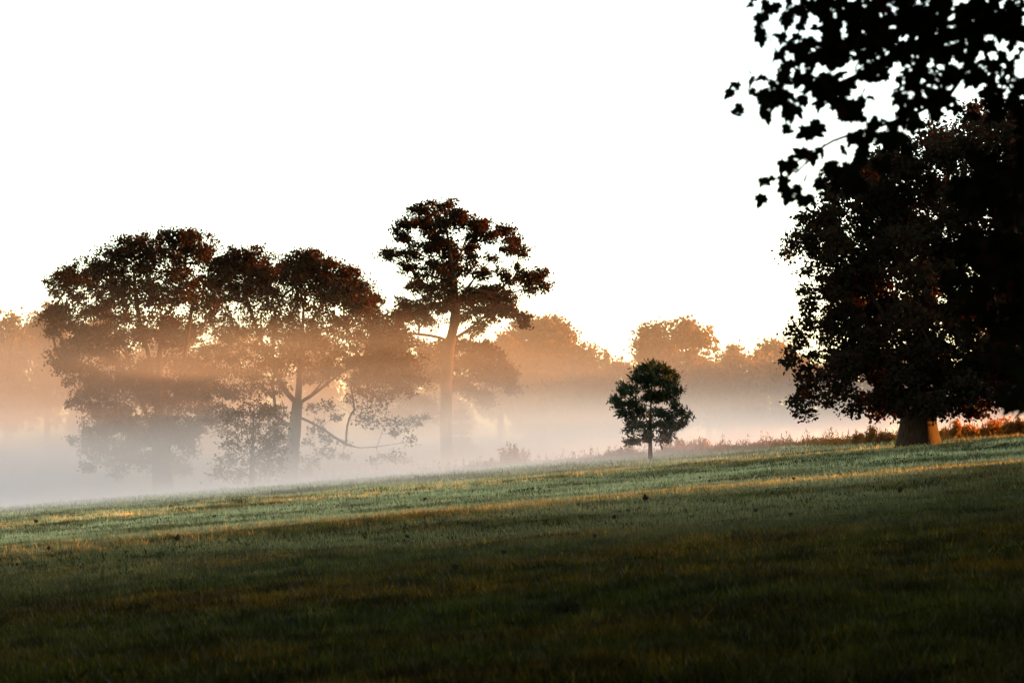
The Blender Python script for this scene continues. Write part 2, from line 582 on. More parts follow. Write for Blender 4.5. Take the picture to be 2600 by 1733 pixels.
# -- broad tree at the left of the row
make_tree('broadleaf_tree', 'broad spreading tree with short thick trunk, leftmost of the misty row', 150, (415, 1268),
          [(415, 1270), (412, 1190), (406, 1100), (402, 1000), (405, 900), (415, 800)], 0.55,
          [(505, 640, 42, 50), (470, 610, 35, 35), (430, 630, 55, 45), (370, 640, 45, 40), (325, 630, 40, 38), (275, 680, 50, 40), (215, 690, 45, 35), (175, 725, 50, 35), (140, 712, 25, 16),
           (165, 800, 50, 35), (135, 830, 30, 18), (250, 760, 70, 50, .8), (340, 720, 75, 55), (430, 720, 75, 60), (515, 745, 45, 65, .8), (200, 850, 50, 30, .8), (140, 790, 28, 14),
           (180, 900, 50, 35), (270, 860, 75, 50, .8), (370, 830, 80, 65, .8), (470, 840, 75, 65, .8), (215, 960, 50, 38), (160, 930, 35, 16), (230, 1030, 55, 40), (320, 970, 85, 60), (430, 970, 85, 65), (505, 960, 55, 60),
           (215, 1110, 40, 28), (255, 1150, 40, 24), (330, 1100, 80, 55), (430, 1080, 70, 60), (480, 1110, 32, 50), (400, 1170, 45, 30), (310, 1165, 40, 22), (455, 1180, 25, 28), (520, 1040, 30, 40), (290, 1060, 60, 40), (225, 1190, 22, 12), (300, 1195, 22, 12)],
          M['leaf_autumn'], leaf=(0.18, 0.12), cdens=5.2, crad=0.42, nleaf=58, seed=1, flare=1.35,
          limbs=[[(406, 1130), (360, 1030), (330, 930), (300, 820)], [(404, 1110), (450, 1000), (470, 900), (490, 760)], [(403, 1040), (385, 930), (350, 800), (340, 690)], [(404, 1140), (330, 1090), (250, 1050)]])

# -- slim young tree in front of the row
make_tree('young_tree', 'slender young tree with thin see-through crown standing between the two left trees', 135, (638, 1254),
          [(638, 1256), (640, 1190), (642, 1120), (645, 1040)], 0.15,
          [(645, 1035, 35, 32), (610, 1045, 35, 30), (585, 1075, 35, 30, .8), (675, 1055, 38, 35), (705, 1090, 32, 40), (640, 1090, 50, 40, .7), (590, 1125, 45, 35, .8), (695, 1140, 40, 45), (640, 1150, 55, 40, .7),
           (575, 1175, 35, 28), (560, 1205, 30, 20), (610, 1205, 40, 22), (690, 1195, 40, 30), (715, 1170, 22, 30)],
          M['leaf_far'], leaf=(0.15, 0.095), grow=1.0, cdens=5.5, crad=0.40, nleaf=28, seed=2, depth=0.6,
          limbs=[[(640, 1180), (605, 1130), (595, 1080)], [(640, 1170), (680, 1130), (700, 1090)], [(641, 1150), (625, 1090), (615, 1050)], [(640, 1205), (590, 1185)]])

# -- domed tree
make_tree('domed_tree', 'wide domed tree with leaning trunk and low sweeping branches behind the young tree', 146, (732, 1245),
          [(732, 1247), (742, 1150), (752, 1050), (758, 1000), (762, 930), (768, 840), (772, 760)], 0.40,
          [(560, 690, 30, 45, 1.7), (600, 668, 42, 34, 1.7), (650, 664, 40, 30, 1.7), (695, 680, 30, 30), (630, 710, 80, 34, 1.7), (755, 672, 38, 32, 1.7), (790, 662, 40, 28, 1.7), (835, 690, 38, 32, 1.7), (880, 716, 38, 34, 1.7), (915, 750, 34, 34, 1.7), (945, 790, 26, 40, 1.7), (960, 840, 22, 50), (780, 705, 70, 30, 1.7), (870, 750, 55, 30, 1.7),
           (560, 760, 40, 40, .7), (640, 760, 60, 40, .8), (720, 750, 50, 40, .8), (800, 760, 60, 35, .8), (910, 810, 50, 45, .7), (600, 830, 60, 40, .8), (690, 830, 60, 45, .7), (840, 830, 60, 45, .8), (930, 880, 50, 55, .7), (570, 900, 60, 50, .6), (650, 910, 50, 40, .75), (850, 900, 60, 50, .8), (780, 880, 50, 40, .7),
           (560, 980, 45, 45, .6), (560, 1060, 35, 40, .8), (620, 975, 45, 30, .7), (1000, 880, 55, 60), (1010, 830, 40, 40), (960, 960, 65, 50, .8), (1040, 950, 45, 50), (890, 980, 50, 40, .16), (900, 1040, 70, 40, .16), (980, 1060, 70, 45, .16), (1030, 1080, 50, 40, .16), (820, 1080, 50, 40, .16),
           (790, 1130, 35, 45, .16), (780, 1180, 24, 22, .7), (960, 1150, 60, 30, .16), (1030, 1150, 45, 35, .16), (870, 1150, 45, 30, .16), (715, 1160, 30, 50, .6), (740, 830, 50, 40, .7), (720, 900, 45, 40, .6), (800, 940, 50, 40, .6), (690, 970, 40, 30, .5), (830, 1030, 45, 35, .16), (700, 1060, 40, 40, .4)],
          M['leaf_autumn'], leaf=(0.16, 0.11), cdens=7.0, crad=0.40, nleaf=48, seed=3, shell=0.3, depth=0.55,
          limbs=[[(756, 1020), (720, 985), (670, 950), (610, 935)], [(720, 990), (690, 930), (665, 870), (640, 800), (620, 740)], [(690, 930), (690, 860), (700, 790)],
                 [(757, 1025), (800, 1000), (850, 955), (910, 915), (960, 900)], [(790, 1010), (830, 960), (850, 900), (900, 810)], [(765, 880), (800, 800), (830, 750)],
                 [(752, 1060), (820, 1085), (880, 1135), (930, 1140), (1000, 1125), (1060, 1120)], [(765, 850), (755, 780), (750, 720)]])

# -- tall tree
Z3 = (900, 480, 2.091)
make_tree('tall_tree', 'tallest tree of the misty row, dark airy crown forking high above a long bare trunk', 175, (1135, 1200),
          [(1135, 1203), (1132, 1080), (1133, 960), (1139, 880), (1152, 830), (1158, 770), (1150, 700), (1140, 620), (1130, 560)], 0.42,
          [(490, 90, 42, 28), (385, 100, 50, 30), (340, 125, 40, 30), (560, 130, 32, 28), (300, 175, 45, 26), (230, 203, 34, 18), (400, 190, 80, 45), (510, 180, 70, 50), (670, 172, 55, 30), (655, 230, 70, 40), (715, 240, 35, 35), (800, 220, 38, 30), (850, 270, 42, 36), (875, 330, 28, 32), (815, 310, 35, 30),
           (265, 245, 40, 24), (300, 290, 25, 22), (195, 335, 45, 20), (180, 355, 25, 15), (290, 350, 45, 30), (400, 290, 60, 45, .8), (480, 320, 80, 45, .8), (600, 300, 45, 40, .7), (285, 405, 38, 30), (330, 470, 40, 40, .6), (300, 530, 25, 30, .7), (420, 420, 70, 50, .8), (530, 410, 80, 55, .8), (630, 400, 40, 40, .7), (690, 450, 45, 30), (730, 370, 30, 26, .7), (380, 540, 40, 35, .7), (470, 510, 70, 45, .8),
           (790, 440, 28, 24), (870, 418, 35, 18), (830, 490, 50, 22, .8), (920, 475, 60, 30), (985, 460, 40, 28), (1005, 520, 26, 28), (920, 540, 36, 14),
           (265, 610, 50, 34), (350, 630, 60, 40), (460, 600, 80, 40), (590, 570, 90, 45), (710, 550, 80, 42), (800, 580, 60, 40), (670, 625, 80, 38), (790, 640, 70, 28), (880, 670, 48, 24), (905, 715, 26, 24), (245, 690, 45, 34), (340, 685, 60, 30), (420, 715, 50, 22, .7), (680, 710, 32, 34, .8), (640, 750, 34, 24, .8), (235, 755, 34, 34), (560, 690, 60, 26, .7), (740, 670, 40, 30, .7)],
          M['leaf_autumn'], leaf=(0.20, 0.135), cdens=7.5, crad=0.46, nleaf=58, grow=1.2, seed=4, zoom=Z3, depth=0.5, flare=1.25, flat=0.55, droop=0.6,
          limbs=[[(1138, 868), (1105, 850), (1070, 850), (1035, 845)], [(1142, 870), (1185, 840), (1215, 815)], [(1156, 780), (1190, 725), (1225, 680), (1265, 645), (1290, 620)],
                 [(1190, 725), (1270, 752), (1320, 740), (1370, 712)], [(1154, 720), (1110, 670), (1070, 610), (1040, 570)], [(1152, 700), (1180, 620), (1190, 580)], [(1150, 690), (1090, 650), (1020, 640), (990, 645)]])

make_tree('round_tree', 'low round-crowned tree wrapped around the tall tree trunk, leaves hanging to its right', 179, (1134, 1200),
          [(1134, 1202), (1133, 1100), (1134, 1000), (1134, 920)], 0.2,
          [(380, 845, 60, 30), (480, 830, 70, 30), (580, 825, 70, 32), (670, 845, 60, 36), (730, 890, 60, 40), (780, 950, 50, 40), (810, 1000, 50, 36), (830, 1050, 36, 36), (720, 990, 70, 45), (620, 930, 90, 60), (500, 920, 80, 50), (380, 920, 70, 50), (560, 1030, 70, 40), (690, 1110, 36, 42), (630, 1080, 60, 34),
           (400, 1020, 80, 50), (300, 980, 70, 55), (250, 1070, 70, 50), (350, 1130, 70, 45), (300, 1220, 60, 40, .8), (410, 1190, 40, 45, .8), (230, 1180, 45, 45, .8), (180, 930, 70, 45), (90, 950, 70, 40), (160, 1010, 60, 40), (120, 860, 50, 40), (200, 800, 40, 30)],
          M['leaf_autumn'], leaf=(0.20, 0.135), cdens=6.0, crad=0.48, nleaf=58, seed=5, zoom=Z3, depth=0.6, droop=0.7,
          limbs=[[(1133, 1060), (1050, 1000), (980, 960)], [(1134, 1000), (1190, 960), (1250, 950)]])


# -- conifers
def make_conifer(name, label, D, base, top, half, tiers, seed, leafm=None, group=None, bare=0.06, ragged=0.25, vert=0.16, mult=1.0, taper=0.85):
    rng = np.random.default_rng(seed)
    leafm = leafm or M['needle']
    a = P(base[0], base[1], D)
    a[2] = gz(a[0], a[1])
    t = P(top[0], top[1], D)
    H = t[2] - a[2]
    th = empty(name, a)
    tag(th, label, 'tree', group)
    axis_p = np.linspace(0, 1, 8)[:, None]
    pth = a * (1 - axis_p) + t * axis_p
    pth[0, 2] -= 0.2
    v, f = tube(pth, np.linspace(0.02 * H, 0.012, 8) + 0.02, 7)
    mesh_obj('trunk', v, f, M['bark'], th, smooth=True, origin=a)
    R = half * D / FPX
    tw, pos, axs = [], [], []
    for k in range(tiers):
        u = bare + (1 - bare) * (k + rng.uniform(-.2, .2)) / tiers
        rr = R * (1 - u) ** taper * rng.uniform(1 - ragged, 1 + ragged * 0.5) + 0.15
        o = a * (1 - u) + t * u
        for j in range(9):
            an = j / 9 * 2 * np.pi + rng.uniform(-.3, .3)
            ln = rr * rng.uniform(0.7, 1.1)
            e = o + np.array([math.cos(an) * ln, math.sin(an) * ln, -0.12 * ln + 0.05])
            m = (o + e) / 2 + np.array([0, 0, -0.06 * ln])
            tw.append(tube([o, m, e], [0.03, 0.02, 0.01], 3))
            n = int((14 + 34 * ln) * mult)
            s = rng.uniform(0.1, 1.03, n)[:, None]
            p = o + (e - o) * s + rng.normal(0, 1, (n, 3)) * np.array([0.2, 0.2, vert]) * (0.5 + ln * 0.18)
            pos.append(p)
            d = (e - o) / ln
            axs.append(d + rng.normal(0, 0.6, (n, 3)) + np.array([0, 0, -0.25]))
    v, f = join(tw)
    tag(mesh_obj('branches', v, f, M['bark'], th, origin=a), kind='stuff')
    pos, axs = np.concatenate(pos), np.concatenate(axs)
    k = pos[:, 2] > gz(pos[:, 0], pos[:, 1]) + 0.1
    pos, axs = pos[k], axs[k]
    v, f = leaves(pos, axs, rng.uniform(0.25, 0.5, len(pos)), rng.uniform(0.10, 0.18, len(pos)), rng)
    mesh_obj('crown', v, f, leafm, th, origin=a)
    return th


make_conifer('conifer', 'small pale conifer with drooping tiers just right of the tall trunk', 190, (1168, 1192), (1170, 1025), 66, 11, 21)

# -- young oak alone on the crest
Z4 = (1250, 760, 2.768)
make_tree('young_oak', 'lone small dark tree with straight thin trunk standing on the meadow crest', 105, (1652, 1168),
          [(1652, 1170), (1650, 1100), (1653, 1020), (1654, 960), (1655, 925)], 0.085,
          [(1130, 462, 50, 26), (1060, 470, 40, 30), (1190, 480, 45, 30), (1110, 500, 60, 35), (1030, 515, 40, 32), (1245, 520, 42, 34), (1280, 545, 24, 20), (1000, 560, 34, 26), (1100, 565, 80, 45), (1210, 580, 60, 40), (1270, 610, 40, 30), (1300, 645, 28, 22),
           (940, 610, 38, 24), (985, 650, 50, 35), (920, 650, 25, 18), (865, 700, 34, 20), (900, 730, 45, 34), (990, 730, 60, 45), (1120, 680, 80, 55), (1230, 690, 55, 38), (1290, 740, 36, 20), (930, 790, 45, 36), (1040, 800, 70, 45), (1170, 790, 70, 45), (1260, 810, 50, 34),
           (1335, 790, 34, 24), (1365, 830, 28, 28), (1340, 875, 40, 28), (975, 870, 44, 28), (1070, 880, 60, 36), (1190, 880, 70, 38), (1280, 890, 46, 34), (970, 915, 34, 20), (1080, 940, 50, 22), (1210, 940, 60, 26), (1180, 985, 50, 18), (1230, 975, 34, 18), (1060, 985, 50, 18), (1000, 1000, 40, 16), (955, 1000, 26, 10)],
          M['leaf_oak'], leaf=(0.23, 0.06), grow=1.0, out=1.2, cdens=30, crad=0.20, nleaf=30, seed=6, zoom=Z4, depth=0.75, droop=0.0, flare=1.2, rtip=0.006, flat=0.8)


# -- big dark tree at the right
def inpoly(x, y, poly):
    c = False
    n = len(poly)
    for i in range(n):
        x1, y1 = poly[i]
        x2, y2 = poly[(i + 1) % n]
        if (y1 > y) != (y2 > y) and x < (x2 - x1) * (y - y1) / (y2 - y1) + x1:
            c = not c
    return c


Z6 = (1900, 480, 2.24)
rb = [(330, 160, 30, 24), (340, 250, 55, 45), (245, 280, 32, 32), (225, 370, 30, 18), (290, 345, 40, 22), (430, 400, 40, 36), (345, 465, 34, 26), (420, 500, 45, 34), (330, 555, 30, 28), (345, 630, 40, 30), (420, 610, 45, 22), (500, 570, 50, 34), (345, 710, 36, 30), (330, 770, 30, 30), (270, 800, 36, 34), (300, 860, 50, 40), (250, 930, 28, 40), (225, 990, 26, 18),
      (400, 850, 50, 24, .6), (440, 780, 40, 26, .5), (350, 960, 34, 20), (480, 930, 60, 34), (320, 1040, 34, 44), (320, 1120, 52, 52), (300, 1200, 50, 44), (330, 1275, 34, 36), (380, 1160, 40, 40), (430, 1080, 55, 45), (510, 1130, 50, 40), (465, 1200, 22, 34), (580, 1180, 50, 48), (600, 1265, 46, 26), (680, 1220, 60, 45), (735, 1285, 24, 26), (800, 1200, 80, 40), (560, 1000, 80, 70)]
rb = [(1900 + b[0] / 2.24, 480 + b[1] / 2.24, b[2] / 2.24, b[3] / 2.24, *b[4:]) for b in rb]
rb += [(2290, 1035, 36, 22), (2260, 1020, 40, 24), (2385, 1030, 34, 22), (2340, 1020, 40, 20, 1, -3.0), (2365, 1042, 24, 14, 1, -3.0), (2300, 1045, 22, 14, 1, -3.0), (2420, 1030, 36, 20), (2460, 1045, 24, 16), (2490, 1025, 34, 22), (2540, 1005, 30, 22), (2590, 1010, 24, 14), (2640, 990, 40, 30), (2700, 960, 50, 40)]
poly = [(2070, 560), (2110, 470), (2200, 400), (2290, 350), (2340, 335), (2380, 330), (2420, 345), (2480, 310), (2560, 280), (2640, 270), (2760, 340), (2840, 520), (2850, 800), (2760, 960), (2560, 990), (2400, 1010), (2250, 1000), (2130, 930), (2160, 850), (2090, 760), (2130, 700), (2080, 640)]
_r = np.random.default_rng(5)
for yy in range(300, 1010, 52):
    for xx in range(2080, 2860, 56):
        x_, y_ = xx + _r.uniform(-18, 18), yy + _r.uniform(-16, 16)
        if inpoly(x_, y_, poly) and (x_ - 2493) ** 2 + (y_ - 445) ** 2 > 34 ** 2 and ((x_ - 2425) / 44) ** 2 + ((y_ - 492) / 32) ** 2 > 1:
            rb.append((x_, y_, _r.uniform(38, 52), _r.uniform(32, 44)))
make_tree('maple_tree', 'huge black silhouetted tree with thick short trunk on the right of the crest', 90, (2335, 1112),
          [(2335, 1114), (2333, 1060), (2330, 1000), (2335, 900), (2350, 760), (2380, 620), (2400, 480)], 0.5, rb,
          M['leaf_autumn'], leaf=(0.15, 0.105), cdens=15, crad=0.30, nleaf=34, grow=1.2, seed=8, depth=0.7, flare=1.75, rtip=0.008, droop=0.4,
          rscale=0.7, limbs=[[(2331, 1030), (2260, 960), (2180, 900), (2080, 860)], [(2331, 1020), (2420, 950), (2540, 900), (2660, 860)], [(2333, 960), (2260, 820), (2180, 700), (2120, 600)], [(2334, 930), (2450, 780), (2560, 620), (2620, 480)]])

# -- far trees beyond the mist
def dome(cx, top, hw, bottom, seed, rag=1.0):
    rg = np.random.default_rng(seed)
    h = bottom - top
    out = []
    n = max(8, int(hw * h / 420))
    for i in range(n * 3):
        if len(out) >= n + 8:
            break
        u, v = rg.uniform(-1, 1), rg.uniform(0, 1)
        if abs(u) < math.sqrt(max(0, 1 - (1 - v) ** 2 * 0.98)) ** 0.9 - 0.02:
            out.append((cx + u * hw * 0.86, top + 0.12 * h + v * h * 0.88, hw * rg.uniform(.16, .28), h * rg.uniform(.10, .16) * rag))
    for i in range(9):       # crest of the crown
        an = math.pi * (0.04 + 0.92 * i / 8)
        out.append((cx - math.cos(an) * hw * 0.86, top + h * 0.45 - math.sin(an) * h * 0.36 * rg.uniform(.85, 1.05), hw * 0.2, h * 0.10))
    return out


FAR = [  # cx, top, half width, crown bottom, D, kind, label
    (18, 795, 70, 1060, 300, 'far tree at the left edge with an uneven crown sunk in mist'),
    (118, 772, 58, 1040, 315, 'rounded far tree peeping out left of the broad misty tree'),
    (250, 800, 85, 1080, 310, 'faint far tree hidden behind the broad leftmost tree'),
    (420, 815, 85, 1080, 300, 'faint far tree behind the trunk of the broad leftmost tree'),
    (600, 822, 90, 1080, 305, 'faint far tree behind the slender young tree'),
    (780, 830, 90, 1080, 300, 'faint far tree behind the domed tree'),
    (960, 850, 90, 1090, 310, 'faint far tree between the domed tree and the tall trunk'),
    (1130, 862, 80, 1090, 300, 'faint far tree directly behind the tall trunk'),
    (1372, 793, 98, 1010, 290, 'big domed far tree just right of the tall tree'),
    (1270, 850, 60, 1040, 280, 'far bushy tree below the left shoulder of the big far dome'),
    (1388, 945, 88, 1105, 262, 'low far shrubbery closing the hollow under the big far dome'),
    (1520, 950, 70, 1105, 262, 'low far shrubbery left of the lone small tree'),
    (1478, 866, 62, 1060, 282, 'far rounded tree at the right foot of the big far dome'),
    (1575, 912, 50, 1070, 275, 'low far tree in the dip left of the round far crown'),
    (1712, 810, 103, 960, 300, 'large round far crown with gaps, above the lone young tree'),
    (1690, 930, 110, 1080, 270, 'low broad far tree below the large round far crown'),
    (1865, 886, 66, 1080, 274, 'bushy far tree filling the gap right of the round far crown'),
    (1800, 918, 60, 1080, 266, 'low far bush beneath the right side of the round far crown'),
    (1940, 905, 55, 1080, 272, 'far bushy tree below the thin pale tree'),
    (1968, 862, 42, 960, 290, 'thin pale far tree beside the edge of the big dark tree'),
    (2020, 905, 80, 1080, 265, 'broad far tree left of the big dark tree'),
    (2170, 900, 90, 1080, 270, 'far tree seen under the left boughs of the big dark tree'),
    (2330, 905, 90, 1080, 262, 'far tree behind the trunk of the big dark tree'),
    (2500, 900, 95, 1080, 268, 'far tree seen under the right boughs of the big dark tree'),
    (2660, 895, 95, 1080, 262, 'far tree at the right edge behind the bright weeds'),
]
for k, (cx, top, hw, bot, D, lab) in enumerate(FAR):
    loose = 'pale' in lab
    yb = 1160
    make_tree('far_tree', lab, D, (cx, yb), [(cx, yb), (cx + 2, (yb + bot) / 2), (cx, bot - 20), (cx + 4, (top + bot) / 2)], 0.40,
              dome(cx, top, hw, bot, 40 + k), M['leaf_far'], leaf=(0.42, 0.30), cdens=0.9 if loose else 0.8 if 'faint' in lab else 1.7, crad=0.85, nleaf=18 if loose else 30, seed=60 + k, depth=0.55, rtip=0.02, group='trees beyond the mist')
make_conifer('far_conifer', 'pointed far spruce in the dip between the two far domes', 285, (1540, 1160), (1541, 886), 42, 22, 31, M['leaf_far'], 'conifers beyond the mist', ragged=0.4, vert=0.34)
make_conifer('far_conifer', 'tall feathery far pine right of the round far crown', 285, (1860, 1160), (1862, 868), 70, 22, 32, M['leaf_far'], 'conifers beyond the mist', ragged=0.45, vert=0.38, taper=0.45)
make_conifer('far_conifer', 'dark far spruce between the feathery pine and the pale thin tree', 280, (1923, 1160), (1924, 884), 50, 22, 33, M['leaf_far'], 'conifers beyond the mist', ragged=0.35, vert=0.34, taper=0.6)


# ------------------------------------------------------------------ weeds along the crest
def make_weed(name, label, px, D, hpx, wpx, seed, n_stem=26, group='weeds along the meadow crest', mat='weed'):
    rng = np.random.default_rng(seed)
    k = D / FPX
    x0 = (px - 1300) * k
    a = np.array([x0, D, float(gz(x0, D))])
    H, R = hpx * k, wpx * k
    th = empty(name, a)
    tag(th, label, 'shrub', group)
    tw, pos, axs = [], [], []
    for i in range(n_stem):
        an, rr = rng.uniform(0, 2 * np.pi), R * math.sqrt(rng.uniform(0, 1))
        b = a + np.array([math.cos(an) * rr, math.sin(an) * rr * 0.6, 0])
        b[2] = gz(b[0], b[1]) - 0.05
        h = H * rng.uniform(0.45, 1.0) * (1 - 0.45 * (rr / R) ** 2)
        t = b + np.array([rng.normal(0, 0.16) * h, rng.normal(0, 0.16) * h, h])
        m = (b + t) / 2 + rng.normal(0, 0.05, 3) * h
        tw.append(tube([b, m, t], [0.012, 0.009, 0.005], 3))
        n = int(46 + 30 * h)
        s = rng.uniform(0.12, 1.05, n)[:, None]
        pos.append(b + (t - b) * s + rng.normal(0, 0.11, (n, 3)) * (1.25 - 0.8 * s))
        axs.append(rng.normal(0, 0.7, (n, 3)) + np.array([0, 0, 0.7]))
    v, f = join(tw)
    tag(mesh_obj('stems', v, f, M['bark'], th, origin=a), kind='stuff')
    pos, axs = np.concatenate(pos), np.concatenate(axs)
    v, f = leaves(pos, axs, rng.uniform(0.08, 0.20, len(pos)), rng.uniform(0.03, 0.07, len(pos)), rng)
    mesh_obj('foliage', v, f, M[mat], th, origin=a)


for i, (px, D, h, w, lab) in enumerate([
        (1302, 132, 62, 34, 'misty pale weed clump with tall spike right of the small conifer'),
        (1250, 135, 30, 30, 'low faint weed clump at the foot of the small conifer'),
        (1560, 122, 24, 40, 'low tan weed clump left of the lone small tree'),
        (1600, 120, 34, 34, 'rounded tan shrub just left of the lone small trunk'),
        (1700, 120, 30, 40, 'tan shrub directly right of the lone small trunk'),
        (1722, 121, 44, 16, 'tallest spiky tan weed right of the lone small trunk'),
        (1770, 121, 36, 40, 'wide tan shrub further right of the lone small trunk'),
        (1830, 120, 18, 36, 'low tan weed strip where the shrubs right of the small tree end'),
        (2180, 103, 34, 14, 'small bushy orange weed left of the big dark trunk'),
        (2212, 102, 46, 12, 'slim spiky orange weed left of the big dark trunk'),
        (2245, 101, 34, 26, 'rounded orange weed nearest the big dark trunk on its left'),
        (2385, 99, 30, 30, 'orange weed touching the right side of the big dark trunk'),
        (2430, 98, 52, 14, 'tall orange weed spike right of the big dark trunk'),
        (2460, 98, 40, 34, 'glowing orange weed clump under the right boughs of the dark tree'),
        (2520, 97, 52, 36, 'tall glowing orange weed clump in the middle of the right weed bank'),
        (2575, 96, 46, 34, 'glowing orange weed clump near the right picture edge'),
        (2625, 96, 56, 34, 'orange weed clump cut by the right picture edge')]):
    make_weed('weed_shrub', lab, px, D, h * 1.15, w, 200 + i, n_stem=int(10 + w * 0.7))


def weed_belt():
    rng = np.random.default_rng(77)
    n = 38000
    px = rng.uniform(760, 2700, n)
    D = np.interp(px, [760, 1300, 1700, 2300, 2700], [140, 130, 120, 100, 96]) + rng.uniform(-1, 7, n) + 2.0 * np.sin(px * 0.02)
    x = (px - 1300) * D / FPX
    z = gz(x, D)
    lump = 0.5 + 0.5 * np.clip(_wave(x, D * 0.3, 1.3, 0.7), -1, 1)
    h = rng.uniform(0, 1, n) ** 0.7 * (0.10 + 0.22 * lump + 0.25 * np.clip(_wave(x * 1.7, D * 0.4, 4.1, 1.3), 0, 1.5) ** 2)
    pos = np.stack([x, D, z + h], -1)
    ax = rng.normal(0, 0.5, (n, 3)) + np.array([0, 0, 1.0])
    v, f = leaves(pos, ax, rng.uniform(0.12, 0.26, n), rng.uniform(0.02, 0.05, n), rng)
    tag(mesh_obj('dry_weeds', v, f, M['weed']), 'low belt of dry tan weeds along the far crest of the meadow', 'weeds', kind='stuff')


weed_belt()

# ------------------------------------------------------------------ overhanging foreground maple
def maple_outline():
    """A lobed leaf, stem at the origin, pointing along +Y, one unit long."""
    half = [(0.0, 0.0), (0.10, -0.06), (0.30, -0.10), (0.27, 0.05), (0.52, 0.22), (0.40, 0.30), (0.48, 0.52), (0.30, 0.46), (0.22, 0.52), (0.20, 0.72), (0.0, 1.0)]
    pts = half + [(-x, y) for x, y in half[-2:0:-1]]
    v = [(x, y, -0.25 * x * x + 0.12 * abs(x) - 0.10 * y * y) for x, y in pts]
    c = len(v)
    v.append((0, 0.38, 0.0))
    f = [(c, i, (i + 1) % c) for i in range(c)]
    s = len(v)                                   # stalk
    v += [(-0.012, 0.0, 0), (0.012, 0.0, 0), (0.0, -0.45, 0.06)]
    f.append((s, s + 1, s + 2))
    return np.array(v), np.array(f)


LV, LF = maple_outline()
Z5 = (1800, 0, 2.8)
fb = [(312, 30, 26, 20), (440, 20, 40, 30), (390, 110, 34, 50), (380, 190, 26, 30), (385, 255, 26, 26), (530, 270, 40, 30), (500, 370, 30, 22), (560, 430, 46, 30), (520, 520, 30, 50, .4), (195, 590, 22, 26), (175, 660, 34, 26), (240, 790, 34, 46), (312, 560, 6, 50), (298, 640, 14, 22), (440, 560, 46, 26), (430, 690, 80, 60), (385, 800, 30, 36), (540, 620, 50, 50), (610, 700, 80, 56), (600, 800, 56, 40), (540, 900, 34, 26), (592, 950, 20, 20), (740, 900, 66, 44), (735, 970, 18, 24),
      (590, 130, 70, 60, .7), (690, 60, 80, 60), (700, 320, 90, 90), (690, 470, 80, 80), (880, 60, 120, 70), (860, 200, 90, 90, .8), (900, 340, 110, 90), (1100, 120, 130, 110), (1080, 320, 120, 100), (820, 600, 100, 80), (960, 560, 70, 60, .8), (900, 720, 100, 70), (1060, 690, 100, 70, .8), (1300, 120, 140, 120), (1280, 330, 130, 100, .9), (1180, 480, 100, 60, .9), (1500, 120, 140, 120), (1480, 330, 120, 100, .9), (1700, 120, 140, 120), (1680, 330, 120, 100, .9), (1900, 120, 130, 120), (1880, 320, 120, 110, .85), (2080, 120, 100, 120, .7), (2060, 440, 100, 80, .6), (2180, 60, 70, 70), (2200, 320, 60, 80, .5), (2200, 560, 60, 70, .6), (1500, 520, 100, 70, .8), (1660, 520, 90, 70), (1840, 500, 90, 70), (1980, 560, 80, 60, .8), (1560, 660, 90, 60), (1400, 700, 80, 60, .8), (1380, 580, 60, 60, .5), (1660, 690, 60, 70), (1600, 780, 70, 50), (1460, 850, 60, 60, .8), (1340, 830, 70, 50), (1180, 850, 60, 50, .8), (1030, 800, 80, 50), (1200, 930, 60, 40, .7), (1300, 960, 60, 60), (1120, 970, 40, 60), (1010, 960, 40, 30, .5), (2080, 700, 60, 36), (1760, 740, 24, 20), (1900, 820, 34, 24), (2180, 700, 50, 30, .7),
      (620, 1120, 40, 30), (570, 1180, 34, 50), (545, 1260, 28, 50), (575, 1350, 34, 36), (720, 1090, 60, 30), (790, 1060, 34, 24), (830, 1170, 60, 34), (760, 1230, 50, 30, .5), (640, 1400, 60, 24), (800, 1320, 50, 50, .8), (700, 1420, 50, 24), (900, 1170, 50, 40), (1000, 1160, 60, 40), (1080, 1060, 50, 40, .7), (1090, 1160, 50, 34), (950, 1280, 60, 50), (1050, 1290, 60, 50), (1250, 1120, 60, 50, .7), (1400, 1000, 50, 60, .8), (384, 1270, 20, 34), (382, 1390, 16, 24), (460, 1258, 6, 16), (940, 1050, 20, 20, .4), (660, 1330, 40, 20, .4)]
fb = [(1800 + b[0] / 2.8, b[1] / 2.8, b[2] / 2.8, b[3] / 2.8, b[4] if len(b) > 4 else 1.0) for b in fb]
_r = np.random.default_rng(9)
for i in range(26):
    fb.append((1930 + i * 32, -40 - 25 * (i % 3), 40, 45, 0.8 if i > 3 else 0.4))
for i in range(70):     # the dense hanging foliage at the right border
    y_ = _r.uniform(250, 1000)
    x_ = 2690 - abs(_r.normal(0, 1)) * np.interp(y_, [250, 450, 700, 900, 1000], [60, 110, 110, 80, 40])
    fb.append((x_, y_, 34, 34, 0.8))


